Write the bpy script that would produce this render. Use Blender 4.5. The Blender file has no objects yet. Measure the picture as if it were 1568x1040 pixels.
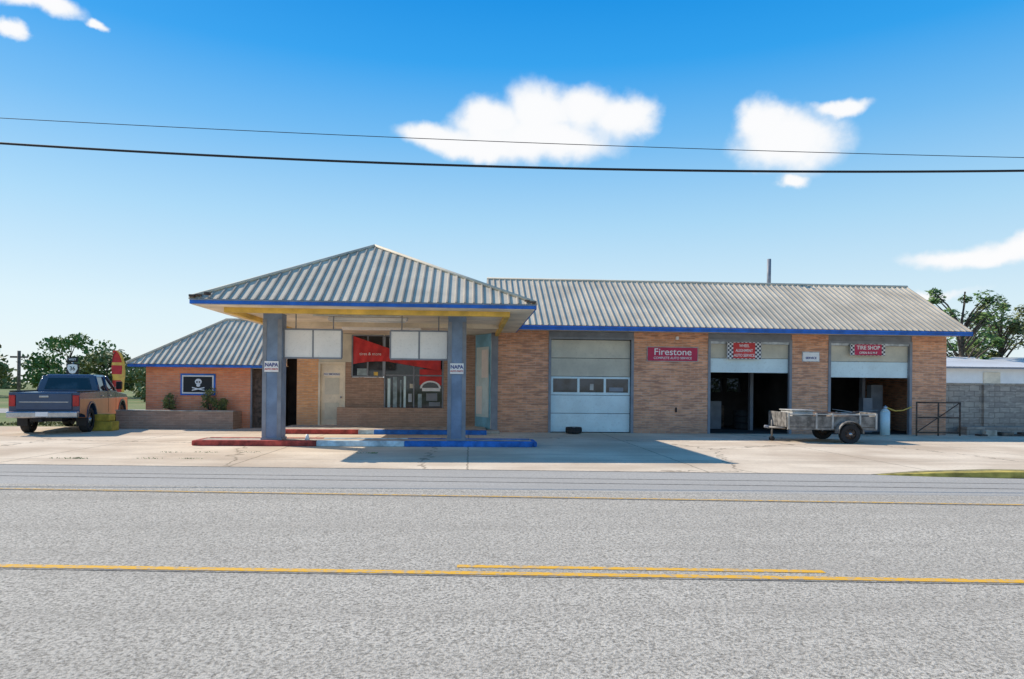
import bpy, math, random
from mathutils import Vector, Matrix
R=math.radians
random.seed(7)
S=bpy.context.scene
S.view_settings.view_transform='Standard'; S.view_settings.look='None'; S.view_settings.exposure=0
C=S.collection

# ---------------- materials ----------------
def newmat(name):
    m=bpy.data.materials.new(name); m.use_nodes=True
    nt=m.node_tree; b=nt.nodes['Principled BSDF']; return m,nt,b
def N(nt,t,**k):
    n=nt.nodes.new(t)
    for a,v in k.items(): setattr(n,a,v)
    return n
def mix(nt,fac,a,b,bt='MIX'):
    n=N(nt,'ShaderNodeMix',data_type='RGBA',blend_type=bt)
    for s,v in ((0,fac),(6,a),(7,b)):
        if isinstance(v,bpy.types.NodeSocket): nt.links.new(v,n.inputs[s])
        else: n.inputs[s].default_value=v if s==0 else (*v[:3],1)
    return n.outputs[2]
def noise(nt,scale,detail=4,vec=None,rough=.55):
    n=N(nt,'ShaderNodeTexNoise'); n.inputs['Scale'].default_value=scale; n.inputs['Detail'].default_value=detail
    n.inputs['Roughness'].default_value=rough
    if vec: nt.links.new(vec,n.inputs['Vector'])
    return n.outputs['Fac']
def ramp(nt,inp,a,b,lo=0.,hi=1.):
    n=N(nt,'ShaderNodeMapRange'); nt.links.new(inp,n.inputs[0])
    n.inputs[1].default_value=a; n.inputs[2].default_value=b; n.inputs[3].default_value=lo; n.inputs[4].default_value=hi
    return n.outputs[0]
def bump(nt,b,h,s=.3,d=.02):
    n=N(nt,'ShaderNodeBump'); n.inputs['Strength'].default_value=s; n.inputs['Distance'].default_value=d
    nt.links.new(h,n.inputs['Height']); nt.links.new(n.outputs[0],b.inputs['Normal'])
def obj(nt): return N(nt,'ShaderNodeTexCoord').outputs['Object']
def scalev(nt,v,s):
    n=N(nt,'ShaderNodeMapping'); n.inputs['Scale'].default_value=s; nt.links.new(v,n.inputs[0]); return n.outputs[0]
def cracks(nt,v,scale,w,warp=.9,hi=.8):
    nz=N(nt,'ShaderNodeTexNoise'); nz.inputs['Scale'].default_value=2.5; nz.inputs['Detail'].default_value=3; nt.links.new(v,nz.inputs['Vector'])
    vm=N(nt,'ShaderNodeVectorMath',operation='MULTIPLY_ADD'); nt.links.new(nz.outputs['Color'],vm.inputs[0]); vm.inputs[1].default_value=(warp,warp,0); nt.links.new(v,vm.inputs[2])
    vo=N(nt,'ShaderNodeTexVoronoi',feature='DISTANCE_TO_EDGE'); vo.inputs['Scale'].default_value=scale; nt.links.new(vm.outputs[0],vo.inputs['Vector'])
    return ramp(nt,vo.outputs['Distance'],w*.35,w,hi,0)
def paint(name,c,rough=.5,var=.15,sc=3,metal=0,spec=.5,bmp=0):
    m,nt,b=newmat(name); v=obj(nt)
    n1=noise(nt,sc,6,v); n2=noise(nt,sc*9,4,v)
    c2=tuple(x*(1-var*2) for x in c); c3=tuple(min(1,x*(1+var)) for x in c)
    col=mix(nt,ramp(nt,n1,.35,.65),c2,c3)
    col=mix(nt,ramp(nt,n2,.55,.75,0,.35),col,tuple(x*.6 for x in c))
    nt.links.new(col,b.inputs['Base Color']); b.inputs['Roughness'].default_value=rough
    b.inputs['Metallic'].default_value=metal; b.inputs['Specular IOR Level'].default_value=spec
    if bmp: bump(nt,b,n2,bmp,.01)
    return m
def brick(name,c1,c2,mortar,tint,weather=.5):
    m,nt,b=newmat(name); v=obj(nt)
    s=N(nt,'ShaderNodeSeparateXYZ'); nt.links.new(v,s.inputs[0])
    a=N(nt,'ShaderNodeMath',operation='ADD'); nt.links.new(s.outputs[0],a.inputs[0]); nt.links.new(s.outputs[1],a.inputs[1])
    cb=N(nt,'ShaderNodeCombineXYZ'); nt.links.new(a.outputs[0],cb.inputs[0]); nt.links.new(s.outputs[2],cb.inputs[1])
    t=N(nt,'ShaderNodeTexBrick'); nt.links.new(cb.outputs[0],t.inputs['Vector'])
    t.inputs['Scale'].default_value=1; t.inputs['Brick Width'].default_value=.29; t.inputs['Row Height'].default_value=.085
    t.inputs['Mortar Size'].default_value=.010; t.inputs['Mortar Smooth'].default_value=.3; t.inputs['Bias'].default_value=0
    t.inputs['Color1'].default_value=(*c1,1); t.inputs['Color2'].default_value=(*c2,1); t.inputs['Mortar'].default_value=(*mortar,1)
    st=noise(nt,1,5,scalev(nt,cb.outputs[0],(1.7,11.7,1)))
    col=mix(nt,ramp(nt,st,.5,.6,0,weather),t.outputs[0],tint)
    n1=noise(nt,1.3,6,v)
    col=mix(nt,ramp(nt,n1,.4,.7,0,.45),col,tuple(x*.7 for x in c2))
    n3=noise(nt,6,4,scalev(nt,cb.outputs[0],(.6,2.2,1)))
    col=mix(nt,ramp(nt,n3,.54,.62,0,.5),col,tuple(min(1,x*1.2) for x in c1))
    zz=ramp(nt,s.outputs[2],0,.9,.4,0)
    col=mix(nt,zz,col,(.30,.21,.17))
    nt.links.new(col,b.inputs['Base Color']); b.inputs['Roughness'].default_value=.9
    bump(nt,b,t.outputs['Fac'],-.4,.014)
    return m
M={}
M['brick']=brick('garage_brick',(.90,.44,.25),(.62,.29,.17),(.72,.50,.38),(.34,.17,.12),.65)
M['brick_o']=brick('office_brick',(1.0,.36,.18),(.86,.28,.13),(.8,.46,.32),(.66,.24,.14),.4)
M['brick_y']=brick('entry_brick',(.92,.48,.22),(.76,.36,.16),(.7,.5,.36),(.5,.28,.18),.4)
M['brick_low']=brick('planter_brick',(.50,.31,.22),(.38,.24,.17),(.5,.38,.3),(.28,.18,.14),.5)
M['roof']=paint('roof_metal',(.72,.63,.49),.65,.08,.8,spec=.15)
M['ribshade']=paint('roof_rib_shade',(.46,.40,.32),.65,.12,.8,spec=.15)  # darker than the sheet: rib shadows put into the colour
M['blue']=paint('blue_trim_paint',(.015,.15,.58),.5,.15,3)
M['yellow']=paint('yellow_beam_paint',(.85,.55,.10),.5,.15,2)
M['soffit']=paint('soffit_paint',(.86,.75,.58),.7,.12,1.2)
M['pillar']=paint('pillar_paint',(.20,.28,.41),.5,.12,2)
M['white']=paint('white_panel',(.92,.90,.87),.5,.03,2)
M['dirtywhite']=paint('weathered_white',(.45,.44,.41),.6,.18,3)
M['doorA']=paint('door_panel_cream',(.66,.61,.49),.5,.08,1.5)
M['doorB']=paint('door_panel_lightblue',(.74,.88,.90),.45,.05,1.5)
M['frame']=paint('door_frame_grey',(.25,.27,.31),.5,.1,3)
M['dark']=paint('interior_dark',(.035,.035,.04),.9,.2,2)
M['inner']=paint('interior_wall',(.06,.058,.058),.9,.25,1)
M['innerlight']=paint('interior_pane',(.45,.50,.56),.4,.2,3)
M['red']=paint('red_vinyl',(.66,.035,.035),.5,.15,2)
M['signred']=paint('sign_red',(.55,.012,.08),.45,.08,2)
M['kred']=paint('kerb_red',(.50,.08,.06),.8,.3,4,bmp=.2)
M['kwhite']=paint('kerb_paleblue',(.58,.72,.78),.8,.2,4,bmp=.2)
M['kblue']=paint('kerb_blue',(.03,.18,.58),.8,.2,4,bmp=.2)
M['kyel']=paint('kerb_yellow',(.50,.38,.08),.9,.3,3,bmp=.3)
M['drygrass']=paint('verge_dry_grass',(.30,.26,.11),1,.3,6,bmp=.5)
M['skyblue']=paint('sidewall_blue',(.26,.60,.80),.5,.15,1.5)
M['sidelight']=paint('sidewall_pale',(.68,.86,.90),.4,.08,1.5)
M['greyblue']=paint('window_greyblue',(.34,.44,.48),.5,.2,5)
M['rust']=paint('rusty_pipe',(.12,.08,.06),.8,.3,8)
M['galv']=paint('galvanised_steel',(.50,.52,.54),.45,.2,6,metal=.5)
M['tgrey']=paint('trailer_grey_steel',(.24,.225,.205),.6,.3,5,metal=.2)
M['tire']=paint('tire_rubber',(.025,.025,.027),.85,.2,6)
M['rim']=paint('wheel_rim',(.35,.35,.36),.35,.15,8,metal=.6)
M['truckblue']=paint('truck_paint_navy',(.025,.06,.13),.22,.08,1,spec=.7)
M['trucktan']=paint('truck_lower_tan',(.55,.23,.10),.3,.1,1,spec=.7)  # tan tone along the lower body
M['chrome']=paint('bumper_chrome',(.45,.46,.48),.25,.1,6,metal=.8)
M['redlens']=paint('tail_lens',(.5,.02,.02),.2,.1,6)
M['concw']=paint('concrete_block_edge',(.52,.45,.37),.9,.2,4,bmp=.3)
M['wood']=paint('weathered_wood',(.18,.14,.11),.9,.3,6)
M['bark']=paint('tree_bark',(.10,.08,.06),.95,.3,8)
M['black']=paint('black_rubber',(.012,.012,.014),.6,.1,3)
M['txtw']=paint('text_white',(.88,.88,.88),.6,.02,1)
M['txtb']=paint('text_navy',(.03,.05,.25),.6,.02,1)
M['lightmetal']=paint('far_roof_metal',(.66,.66,.66),.6,.06,.5)
M['yellowblock']=paint('yellow_block_paint',(.60,.43,.06),.8,.2,4)
M['gravel']=paint('pale_bounce_ground',(.62,.56,.48),.95,.15,1.5)  # bright ground for the added bounce sheet
def glass(name,c,r=.05):
    m,nt,b=newmat(name); v=obj(nt)
    n1=noise(nt,1.7,5,v); col=mix(nt,ramp(nt,n1,.45,.62),c,tuple(x*2.6+.01 for x in c))
    nt.links.new(col,b.inputs['Base Color']); b.inputs['Roughness'].default_value=r
    b.inputs['Specular IOR Level'].default_value=.6
    return m
M['glass']=glass('window_glass',(.018,.022,.028))
m,nt,b=newmat('tinted_pane'); tr=N(nt,'ShaderNodeBsdfTransparent'); tr.inputs[0].default_value=(.20,.23,.27,1)
ms=N(nt,'ShaderNodeMixShader'); ms.inputs[0].default_value=.35; nt.links.new(tr.outputs[0],ms.inputs[1]); nt.links.new(b.outputs[0],ms.inputs[2])
b.inputs['Base Color'].default_value=(.08,.09,.10,1); nt.links.new(ms.outputs[0],nt.nodes['Material Output'].inputs[0]); M['tint']=m
def leaf(name,a,bc):
    m,nt,b=newmat(name); v=obj(nt)
    n1=noise(nt,1.1,3,v); n2=noise(nt,7,2,v)
    col=mix(nt,ramp(nt,n1,.35,.65),a,bc); col=mix(nt,ramp(nt,n2,.4,.7,0,.6),col,tuple(x*1.5 for x in bc))
    nt.links.new(col,b.inputs['Base Color']); b.inputs['Roughness'].default_value=.7
    return m
M['leaf']=leaf('foliage_green',(.05,.10,.02),(.13,.22,.05))
M['leafd']=leaf('foliage_olive',(.08,.10,.03),(.20,.22,.07))
m,nt,b=newmat('checker_sign'); t=N(nt,'ShaderNodeTexChecker'); t.inputs['Scale'].default_value=14
t.inputs['Color1'].default_value=(.8,.8,.8,1); t.inputs['Color2'].default_value=(.03,.03,.06,1)
nt.links.new(obj(nt),t.inputs['Vector']); nt.links.new(t.outputs[0],b.inputs['Base Color']); M['checker']=m
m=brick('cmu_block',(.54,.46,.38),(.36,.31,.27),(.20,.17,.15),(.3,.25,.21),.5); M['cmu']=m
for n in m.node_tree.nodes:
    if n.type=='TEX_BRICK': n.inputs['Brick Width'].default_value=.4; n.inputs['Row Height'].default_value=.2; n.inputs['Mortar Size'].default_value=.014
m,nt,b=newmat('grass_ground'); v=obj(nt)
col=mix(nt,ramp(nt,noise(nt,.12,6,v),.4,.6),(.12,.18,.04),(.26,.24,.09))
col=mix(nt,ramp(nt,noise(nt,9,4,v),.4,.7,0,.7),col,(.07,.11,.02))
nt.links.new(col,b.inputs['Base Color']); b.inputs['Roughness'].default_value=1; M['grass']=m
def asphalt(name,dark,mid,lite,sc,bm,mixv):
    m,nt,b=newmat(name); v=obj(nt)
    n1=noise(nt,sc,3,v,.75); n2=noise(nt,.5,5,v); vo=N(nt,'ShaderNodeTexVoronoi'); vo.inputs['Scale'].default_value=sc*1.3; nt.links.new(v,vo.inputs['Vector'])
    col=mix(nt,ramp(nt,n1,.36,.58),dark,lite)
    col=mix(nt,ramp(nt,vo.outputs['Distance'],.15,.6,mixv,mixv*.3),col,mid)
    col=mix(nt,ramp(nt,n2,.35,.7,0,.25),col,tuple(x*.82 for x in mid))
    st=noise(nt,1,4,scalev(nt,v,(.05,1.6,1)))
    col=mix(nt,ramp(nt,st,.45,.7,0,.35),col,tuple(x*.75 for x in mid))
    nt.links.new(col,b.inputs['Base Color']); b.inputs['Roughness'].default_value=.95
    b.inputs['Specular IOR Level'].default_value=.1
    bump(nt,b,n1,bm,.02)
    return m
M['road']=asphalt('chipseal_asphalt',(.14,.125,.10),(.46,.41,.34),(.74,.67,.56),40,.6,.5)
M['shoulder']=asphalt('smooth_asphalt',(.36,.335,.30),(.44,.41,.365),(.52,.49,.435),25,.3,.5)
m,nt,b=newmat('concrete_lot'); v=obj(nt)
base=mix(nt,ramp(nt,noise(nt,.35,7,v),.38,.62),(.60,.47,.34),(.84,.70,.53))
base=mix(nt,ramp(nt,noise(nt,.9,6,scalev(nt,v,(.3,1.5,1))),.5,.68,0,.5),base,(.52,.41,.30))
base=mix(nt,ramp(nt,noise(nt,14,4,v),.5,.75,0,.35),base,(.42,.33,.25))
base=mix(nt,ramp(nt,noise(nt,.55,3,scalev(nt,v,(1,1.4,1))),.66,.74,0,.3),base,(.28,.22,.17))
t=N(nt,'ShaderNodeTexBrick'); t.inputs['Scale'].default_value=1; t.inputs['Brick Width'].default_value=4.6; t.inputs['Row Height'].default_value=3.7
t.offset=0; t.inputs['Mortar Size'].default_value=.022; t.inputs['Mortar Smooth'].default_value=.2
nz=N(nt,'ShaderNodeTexNoise'); nz.inputs['Scale'].default_value=2.5; nt.links.new(v,nz.inputs['Vector'])
vm=N(nt,'ShaderNodeVectorMath',operation='MULTIPLY_ADD'); nt.links.new(nz.outputs['Color'],vm.inputs[0]); vm.inputs[1].default_value=(.08,.08,0); nt.links.new(v,vm.inputs[2])
nt.links.new(vm.outputs[0],t.inputs['Vector'])
base=mix(nt,ramp(nt,t.outputs['Fac'],0,1,0,.55),base,(.18,.14,.10))
base=mix(nt,cracks(nt,v,.13,.005,.9,.6),base,(.16,.12,.08))
nt.links.new(base,b.inputs['Base Color']); b.inputs['Roughness'].default_value=.95; b.inputs['Specular IOR Level'].default_value=.1
bump(nt,b,noise(nt,20,4,v),.25,.01); M['lot']=m
def linepaint(name,c,thr):
    m,nt,b=newmat(name); v=obj(nt)
    col=mix(nt,ramp(nt,noise(nt,16,5,v,.7),thr,thr+.14,0,.85),c,(.42,.37,.30))
    nt.links.new(col,b.inputs['Base Color']); b.inputs['Roughness'].default_value=.9; return m
M['line']=linepaint('lane_paint_yellow',(.85,.45,.03),.48)
M['linef']=linepaint('lane_paint_faded',(.80,.45,.07),.44)
M['seam']=linepaint('road_seam_tar',(.16,.145,.13),.46)

# ---------------- helpers ----------------
def empty(name,loc=(0,0,0),rz=0):
    e=bpy.data.objects.new(name,None); e.location=loc; e.rotation_euler=(0,0,rz); C.objects.link(e); return e
def mesh(name,verts,faces,mat,parent=None,smooth=False):
    me=bpy.data.meshes.new(name); me.from_pydata([tuple(v) for v in verts],[],faces); me.update()
    if mat: me.materials.append(M[mat] if isinstance(mat,str) else mat)
    o=bpy.data.objects.new(name,me); C.objects.link(o)
    if parent: o.parent=parent
    if smooth:
        for p in me.polygons: p.use_smooth=True
    return o
BF=[(0,3,2,1),(4,5,6,7),(0,1,5,4),(1,2,6,5),(2,3,7,6),(3,0,4,7)]
def box(p,name,x0,x1,y0,y1,z0,z1,mat,bev=0):
    v=[(x0,y0,z0),(x1,y0,z0),(x1,y1,z0),(x0,y1,z0),(x0,y0,z1),(x1,y0,z1),(x1,y1,z1),(x0,y1,z1)]
    o=mesh(name,v,BF,mat,p)
    if bev:
        b=o.modifiers.new('b','BEVEL'); b.width=bev; b.segments=2
    return o
def extr(p,name,prof,y0,y1,mat,bev=0,axis='y'):
    n=len(prof)
    if axis=='y': v=[(a,y0,c) for a,c in prof]+[(a,y1,c) for a,c in prof]
    else: v=[(y0,a,c) for a,c in prof]+[(y1,a,c) for a,c in prof]
    f=[tuple(range(n)),tuple(range(2*n-1,n-1,-1))]+[(i,i+n,(i+1)%n+n,(i+1)%n) for i in range(n)]
    o=mesh(name,v,f,mat,p)
    import bmesh
    bm=bmesh.new(); bm.from_mesh(o.data); bmesh.ops.recalc_face_normals(bm,faces=bm.faces); bm.to_mesh(o.data); bm.free()
    if bev:
        b=o.modifiers.new('b','BEVEL'); b.width=bev; b.segments=2; b.limit_method='ANGLE'
    return o
def tube(p,name,pts,r,mat,n=8,r1=None):
    pts=[Vector(q) for q in pts]; v=[];f=[]
    for i,q in enumerate(pts):
        d=(pts[min(i+1,len(pts)-1)]-pts[max(i-1,0)]).normalized()
        a=d.cross(Vector((0,0,1)));
        if a.length<.05: a=d.cross(Vector((1,0,0)))
        a.normalize(); b=d.cross(a); rr=r if r1 is None else r+(r1-r)*i/(len(pts)-1)
        for k in range(n):
            t=2*math.pi*k/n; v.append(q+a*math.cos(t)*rr+b*math.sin(t)*rr)
    for i in range(len(pts)-1):
        for k in range(n):
            f.append((i*n+k,i*n+(k+1)%n,(i+1)*n+(k+1)%n,(i+1)*n+k))
    f.append(tuple(range(n))[::-1]); f.append(tuple(range((len(pts)-1)*n,len(pts)*n)))
    return mesh(name,v,f,mat,p,True)
def text(p,name,s,x,y,z,size,mat,bold=.0,sx=1):
    c=bpy.data.curves.new(name,'FONT'); c.body=s; c.size=size; c.align_x='CENTER'; c.align_y='CENTER'; c.offset=bold; c.extrude=.003
    o=bpy.data.objects.new(name,c); o.location=(x,y,z); o.rotation_euler=(R(90),0,0); o.scale=(sx,1,1); C.objects.link(o)
    c.materials.append(M[mat]); o.parent=p; return o
def roofface(p,name,e0,e1,t1,t0,pitch=.215,rh=.036,rw=.065):
    e0,e1,t0,t1=map(Vector,(e0,e1,t0,t1))
    a=(e1-e0); L=a.length; a/=L
    nrm=a.cross(t0-e0 if (t0-e0).cross(a).length>1e-3 else t1-e0).normalized()
    if nrm.z<0: nrm=-nrm
    b=nrm.cross(a)
    if b.z<0: b=-b
    h=(t0-e0).dot(b); a0=(t0-e0).dot(a); a1=(t1-e0).dot(a)
    V=[e0,e1,t1,t0] if (t1-t0).length>1e-3 else [e0,e1,t0]
    mesh(name+'_sheet',V,[tuple(range(len(V)))],'roof',p)
    v=[];f=[]; n=int(L/pitch)
    for i in range(n+1):
        s=(L-n*pitch)/2+i*pitch
        def top(s):
            s=min(max(s,0),L)
            if s<a0: return h*s/a0
            if s>a1: return h*(L-s)/(L-a1)
            return h
        k=len(v)
        for (w,z) in ((-rw/2,0.001),(-rw/4,rh),(rw/4,rh),(rw/2,0.001)):
            for bb in (-.03,max(top(s+w),0.)):
                v.append(e0+a*(s+w)+b*bb+nrm*z)
        for j in range(3): f.append((k+2*j,k+2*j+1,k+2*j+3,k+2*j+2))
        f.append((k,k+2,k+4,k+6))
    mesh(name+'_ribs',v,f,'ribshade',p)

# ---------------- ground ----------------
mesh('ground',[(-1500,-200,0),(1500,-200,0),(1500,2500,0),(-1500,2500,0)],[(0,1,2,3)],'grass')
sl=-.078
def strip(name,x0,x1,y0,y1,z,mat,s=sl,p=None):
    return mesh(name,[(x0,y0+s*x0,z),(x1,y0+s*x1,z),(x1,y1+s*x1,z),(x0,y1+s*x0,z)],[(0,1,2,3)],mat,p)
mesh('concrete_lot',[(-34,13.05-sl*34,.004),(42,13.05+sl*42,.004),(42,24.3,.004),(20.5,24.3,.004),(20.5,32,.004),(-12.5,32,.004),(-12.5,25.3,.004),(-34,25.8,.004)],[tuple(range(8))],'lot')
mesh('bounce_sheet',[(20.6,24.7,.004),(62,24.7,.004),(62,38,.004),(20.6,38,.004)],[(0,1,2,3)],'gravel')  # pale sheet added to bounce light onto the white building's wall
strip('road',-120,120,-9,10.55,.008,'road')
strip('road_shoulder',-120,120,10.55,13.0,.008,'shoulder')
mk=empty('road_markings')
strip('centre_line',-80,80,5.77,5.87,.012,'line',-.081,mk)
strip('centre_seam',-80,80,5.72,5.745,.012,'seam',-.081,mk)
strip('passing_line',-.1,3.1,5.99,6.08,.012,'line',-.081,mk)
strip('edge_line',-80,80,9.86,9.935,.012,'linef',-.098,mk)
strip('edge_seam',-80,80,9.79,9.825,.012,'seam',-.098,mk)
strip('joint',-80,80,12.97,13.02,.012,'seam',sl,mk)
strip('seam',-80,80,11.35,11.39,.012,'seam',sl-.006,mk); strip('seam_b',-80,80,11.9,11.93,.012,'seam',sl+.004,mk)
strip('side_road',-160,-17,36,42,.008,'shoulder',0)
v=[];f=[]; xs=[7.6,8.6,9.6]+[10+i*2.5 for i in range(15)]
for i,x in enumerate(xs):
    hsc=(.06,.6,.9)[i] if i<3 else 1; ws=(.15,.7,.9)[i] if i<3 else 1
    yb=13.03+sl*x-.35
    for (a,c) in ((0,.012),(.03,.12),(.24,.13),(.26,.09),(.75,.09),(.85,.006)): v.append((x,yb+a*ws+.35*(1-ws),max(.006,c*hsc)))
for i in range(len(xs)-1):
    for j in range(5): a=i*6+j; f.append((a,a+6,a+7,a+1))
kb=mesh('street_kerb',v,f,'kyel'); kb.data.materials.append(M['drygrass'])
for p in kb.data.polygons:
    if p.index%5>=3: p.material_index=1
# ---------------- garage building ----------------
G=empty('auto_repair_garage_building')
FY=23.7; WY=.25; ZT=3.55
for i,(a,b_) in enumerate(((.95,2.72),(5.73,8.39),(11.44,12.78),(15.89,17.19))):
    box(G,'brick_pier_%d'%i,a,b_,FY,FY+WY,0,ZT,'brick')
for i,(a,b_) in enumerate(((2.72,5.73),(8.39,11.44),(12.78,15.89))):
    box(G,'door_header_%d'%i,a,b_,FY+.02,FY+WY,3.28,ZT,'frame')
    box(G,'jamb_l_%d'%i,a,a+.09,FY-.03,FY+.1,0,3.28,'frame')
    box(G,'jamb_r_%d'%i,b_-.09,b_,FY-.03,FY+.1,0,3.28,'frame')
    box(G,'head_trim_%d'%i,a,b_,FY-.035,FY+.018,3.28,3.36,'frame')
box(G,'side_wall_right',16.94,17.19,FY+WY,29.1,0,ZT,'brick')
box(G,'side_wall_left',.95,1.2,FY+WY,29.1,0,ZT,'brick')
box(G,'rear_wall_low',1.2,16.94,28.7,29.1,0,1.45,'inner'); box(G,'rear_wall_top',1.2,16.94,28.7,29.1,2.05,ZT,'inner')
wins=[(8.6,9.25),(9.4,10.05),(10.2,10.85),(11.0,11.65),(13.2,13.85),(14.0,14.65),(14.8,15.45)]  # rear openings added to stand in for pale window reflections in the bays
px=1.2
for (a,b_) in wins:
    box(G,'rear_wall_pier',px,a,28.7,29.1,1.45,2.05,'inner'); box(G,'rear_reflection_pane',a,b_,28.9,28.91,1.45,2.05,'tint'); px=b_
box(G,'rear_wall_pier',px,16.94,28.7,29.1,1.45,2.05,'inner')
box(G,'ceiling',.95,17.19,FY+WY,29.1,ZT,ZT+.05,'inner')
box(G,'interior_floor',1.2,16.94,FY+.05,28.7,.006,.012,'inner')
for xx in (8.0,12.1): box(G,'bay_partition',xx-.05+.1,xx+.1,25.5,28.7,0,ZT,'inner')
box(G,'corner_post',.72,.95,FY-.05,FY+.2,0,ZT,'frame')
for x in (.62,17.2):
    mesh('gable_end',[(x,22.95,3.56),(x,29.85,3.56),(x,26.4,5.66)],[(0,1,2)],'brick',G)
EY=22.8;RZ=5.74
roofface(G,'roof_front',(.6,EY,3.68),(17.48,EY,3.68),(17.48,26.4,RZ),(.6,26.4,RZ))
roofface(G,'roof_back',(.6,30,3.68),(17.48,30,3.68),(17.48,26.4,RZ),(.6,26.4,RZ))
tube(G,'ridge_cap',[(.6,26.4,RZ+.02),(17.48,26.4,RZ+.02)],.05,'roof')
box(G,'front_fascia',.95,17.46,EY+.0,EY+.04,3.52,3.655,'blue')
box(G,'gutter_lip',.95,17.46,EY-.035,EY-.003,3.60,3.66,'blue')
box(G,'soffit',.95,17.44,EY+.045,FY-.002,3.555,3.58,'soffit')
for sgn,yy in ((1,EY),(-1,30)):
    extr(G,'rake_trim',[(yy,3.52),(26.4,RZ-.16),(26.4,RZ-.01),(yy,3.66)],17.47,17.5,'blue',0,'x')
tube(G,'vent_pipe',[(12.0,26.9,5.3),(12.0,26.9,6.85)],.085,'frame')
x0,x1=2.82,5.63; y=FY+.12
zs=[0.02,.68,1.32,1.98,2.62,3.27]
for i in range(5):
    mt='doorB' if i<3 else 'doorA'  # upper panels cream and duller, with the eave's shade put into the colour
    if i!=2:
        box(G,'door_panel_%d'%i,x0,x1,y,y+.04,zs[i]+.008,zs[i+1]-.008,mt,.008)
        for k in (.11,.22,.33,.44,.55): box(G,'panel_rib',x0,x1,y-.010,y-.001,zs[i]+k-.008,zs[i]+k+.008,mt)
    else:
        box(G,'door_panel_low',x0,x1,y,y+.04,zs[i]+.008,1.42,mt); box(G,'door_panel_top',x0,x1,y,y+.04,1.90,zs[i+1]-.008,mt)
        w=(x1-x0)/3
        for k in range(3):
            box(G,'door_stile',x0+k*w-.0,x0+k*w+.08,y-.003,y+.04,1.42,1.90,mt)
            box(G,'door_glass',x0+k*w+.08,x0+(k+1)*w,y+.02,y+.03,1.42,1.90,'glass')
        box(G,'glass_label',x0+w+.45,x0+w+.58,y+.014,y+.019,1.5,1.72,'dirtywhite'); box(G,'glass_patch',x0+2*w+.2,x0+2*w+.7,y+.014,y+.019,1.46,1.6,'frame')  # small pale and grey patches on the door glass
box(G,'door_stile_end',x1-.06,x1,y-.004,y+.04,1.42,1.90,'doorB')
box(G,'door_seal',x0,x1,y-.01,y+.03,0.001,.03,'black')
for (a,b_,zb) in ((8.48,11.35,2.17),(12.87,15.80,2.04)):
    hh=(3.2-zb)/2
    for k in range(2):
        box(G,'raised_door_panel',a,b_,FY+.10,FY+.14,zb+k*hh+.006,zb+(k+1)*hh-.006,'doorB' if k==0 else 'doorA',.008)
        for q in (.12,.24,.36): box(G,'raised_door_rib',a,b_,FY+.09,FY+.099,zb+k*hh+q,zb+k*hh+q+.016,'doorB' if k==0 else 'doorA')
    box(G,'door_track',a,b_,FY+.0,FY+.06,3.19,3.275,'galv')
    box(G,'work_bench',a+.3,b_-.8,27.8,28.4,0,.9,'wood'); box(G,'shelf',a+.5,b_-1.4,28.3,28.6,1.1,1.14,'galv')
    box(G,'lift_post',a+.5,a+.62,25.6,25.8,0,3.2,'frame'); box(G,'lift_post_r',b_-.62,b_-.5,25.6,25.8,0,3.2,'frame')
gc=empty('gas_cylinder',(14.72,23.4,0)); tube(gc,'body',[(0,0,.01),(0,0,.84)],.16,'sidelight',20); tube(gc,'shoulder',[(0,0,.84),(0,0,.90),(0,0,.94)],.155,'sidelight',20,.06); tube(gc,'valve',[(0,0,.93),(0,0,1.06)],.03,'chrome'); tube(gc,'collar',[(0,0,.92),(0,0,1.02)],.07,'galv',12)
tube(G,'bay_strap',[(14.85,23.6,1.0),(15.2,23.58,.86),(15.5,23.6,.88),(15.85,23.66,1.0)],.024,'yellow')
tube(G,'bay_strap_low',[(13.0,23.8,.9),(13.7,23.7,.8),(14.6,23.6,.88)],.012,'galv')
box(G,'bay_stand',14.75,15.1,24.8,25.1,.0,1.3,'frame'); box(G,'bay_cabinet',9.0,9.9,26.4,27,.0,1.1,'frame')
box(G,'bay_shelf_unit',15.3,15.75,25.2,25.5,0,1.8,'frame')
def wheel(p,name,x,y,z,r,w,axis='y',rim='rim',rr=.6):
    prof=[(r*rr,-w/2+.02),(r*.93,-w/2),(r,-w/2+.03),(r,w/2-.03),(r*.93,w/2),(r*rr,w/2-.02)]
    n=28; v=[];f=[]
    for i in range(n):
        t=2*math.pi*i/n
        for (q,d) in prof: v.append((q*math.cos(t),d,q*math.sin(t)))
    k=len(prof)
    for i in range(n):
        for j in range(k-1): f.append((i*k+j,((i+1)%n)*k+j,((i+1)%n)*k+j+1,i*k+j+1))
    e=bpy.data.objects.new(name,None); C.objects.link(e); e.parent=p; e.location=(x,y,z)
    if axis=='x': e.rotation_euler=(0,0,R(90))
    if axis=='z': e.rotation_euler=(R(90),0,0)
    mesh('tire',v,f,'tire',e,False)
    tube(e,'rim_disc',[(0,-w/2+.05,0),(0,w/2-.05,0)],r*rr,rim,24)
    tube(e,'hub',[(0,-w/2+.0,0),(0,w/2-.0,0)],r*.16,'chrome',12)
    for j in range(6):
        t=j*math.pi/3
        for sd in (-1,1):
            tube(e,'lug_hole',[(math.cos(t)*r*.38,sd*(w/2-.045),math.sin(t)*r*.38),(math.cos(t)*r*.38,sd*(w/2-.052),math.sin(t)*r*.38)],r*.09,'black',8)
    return e
for k in range(3): wheel(G,'stacked_tire',10.7,26.3,.14+k*.25,.34,.24,'z')
wheel(G,'loose_tire',3.55,23.2,.13,.28,.2,'z')
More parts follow.
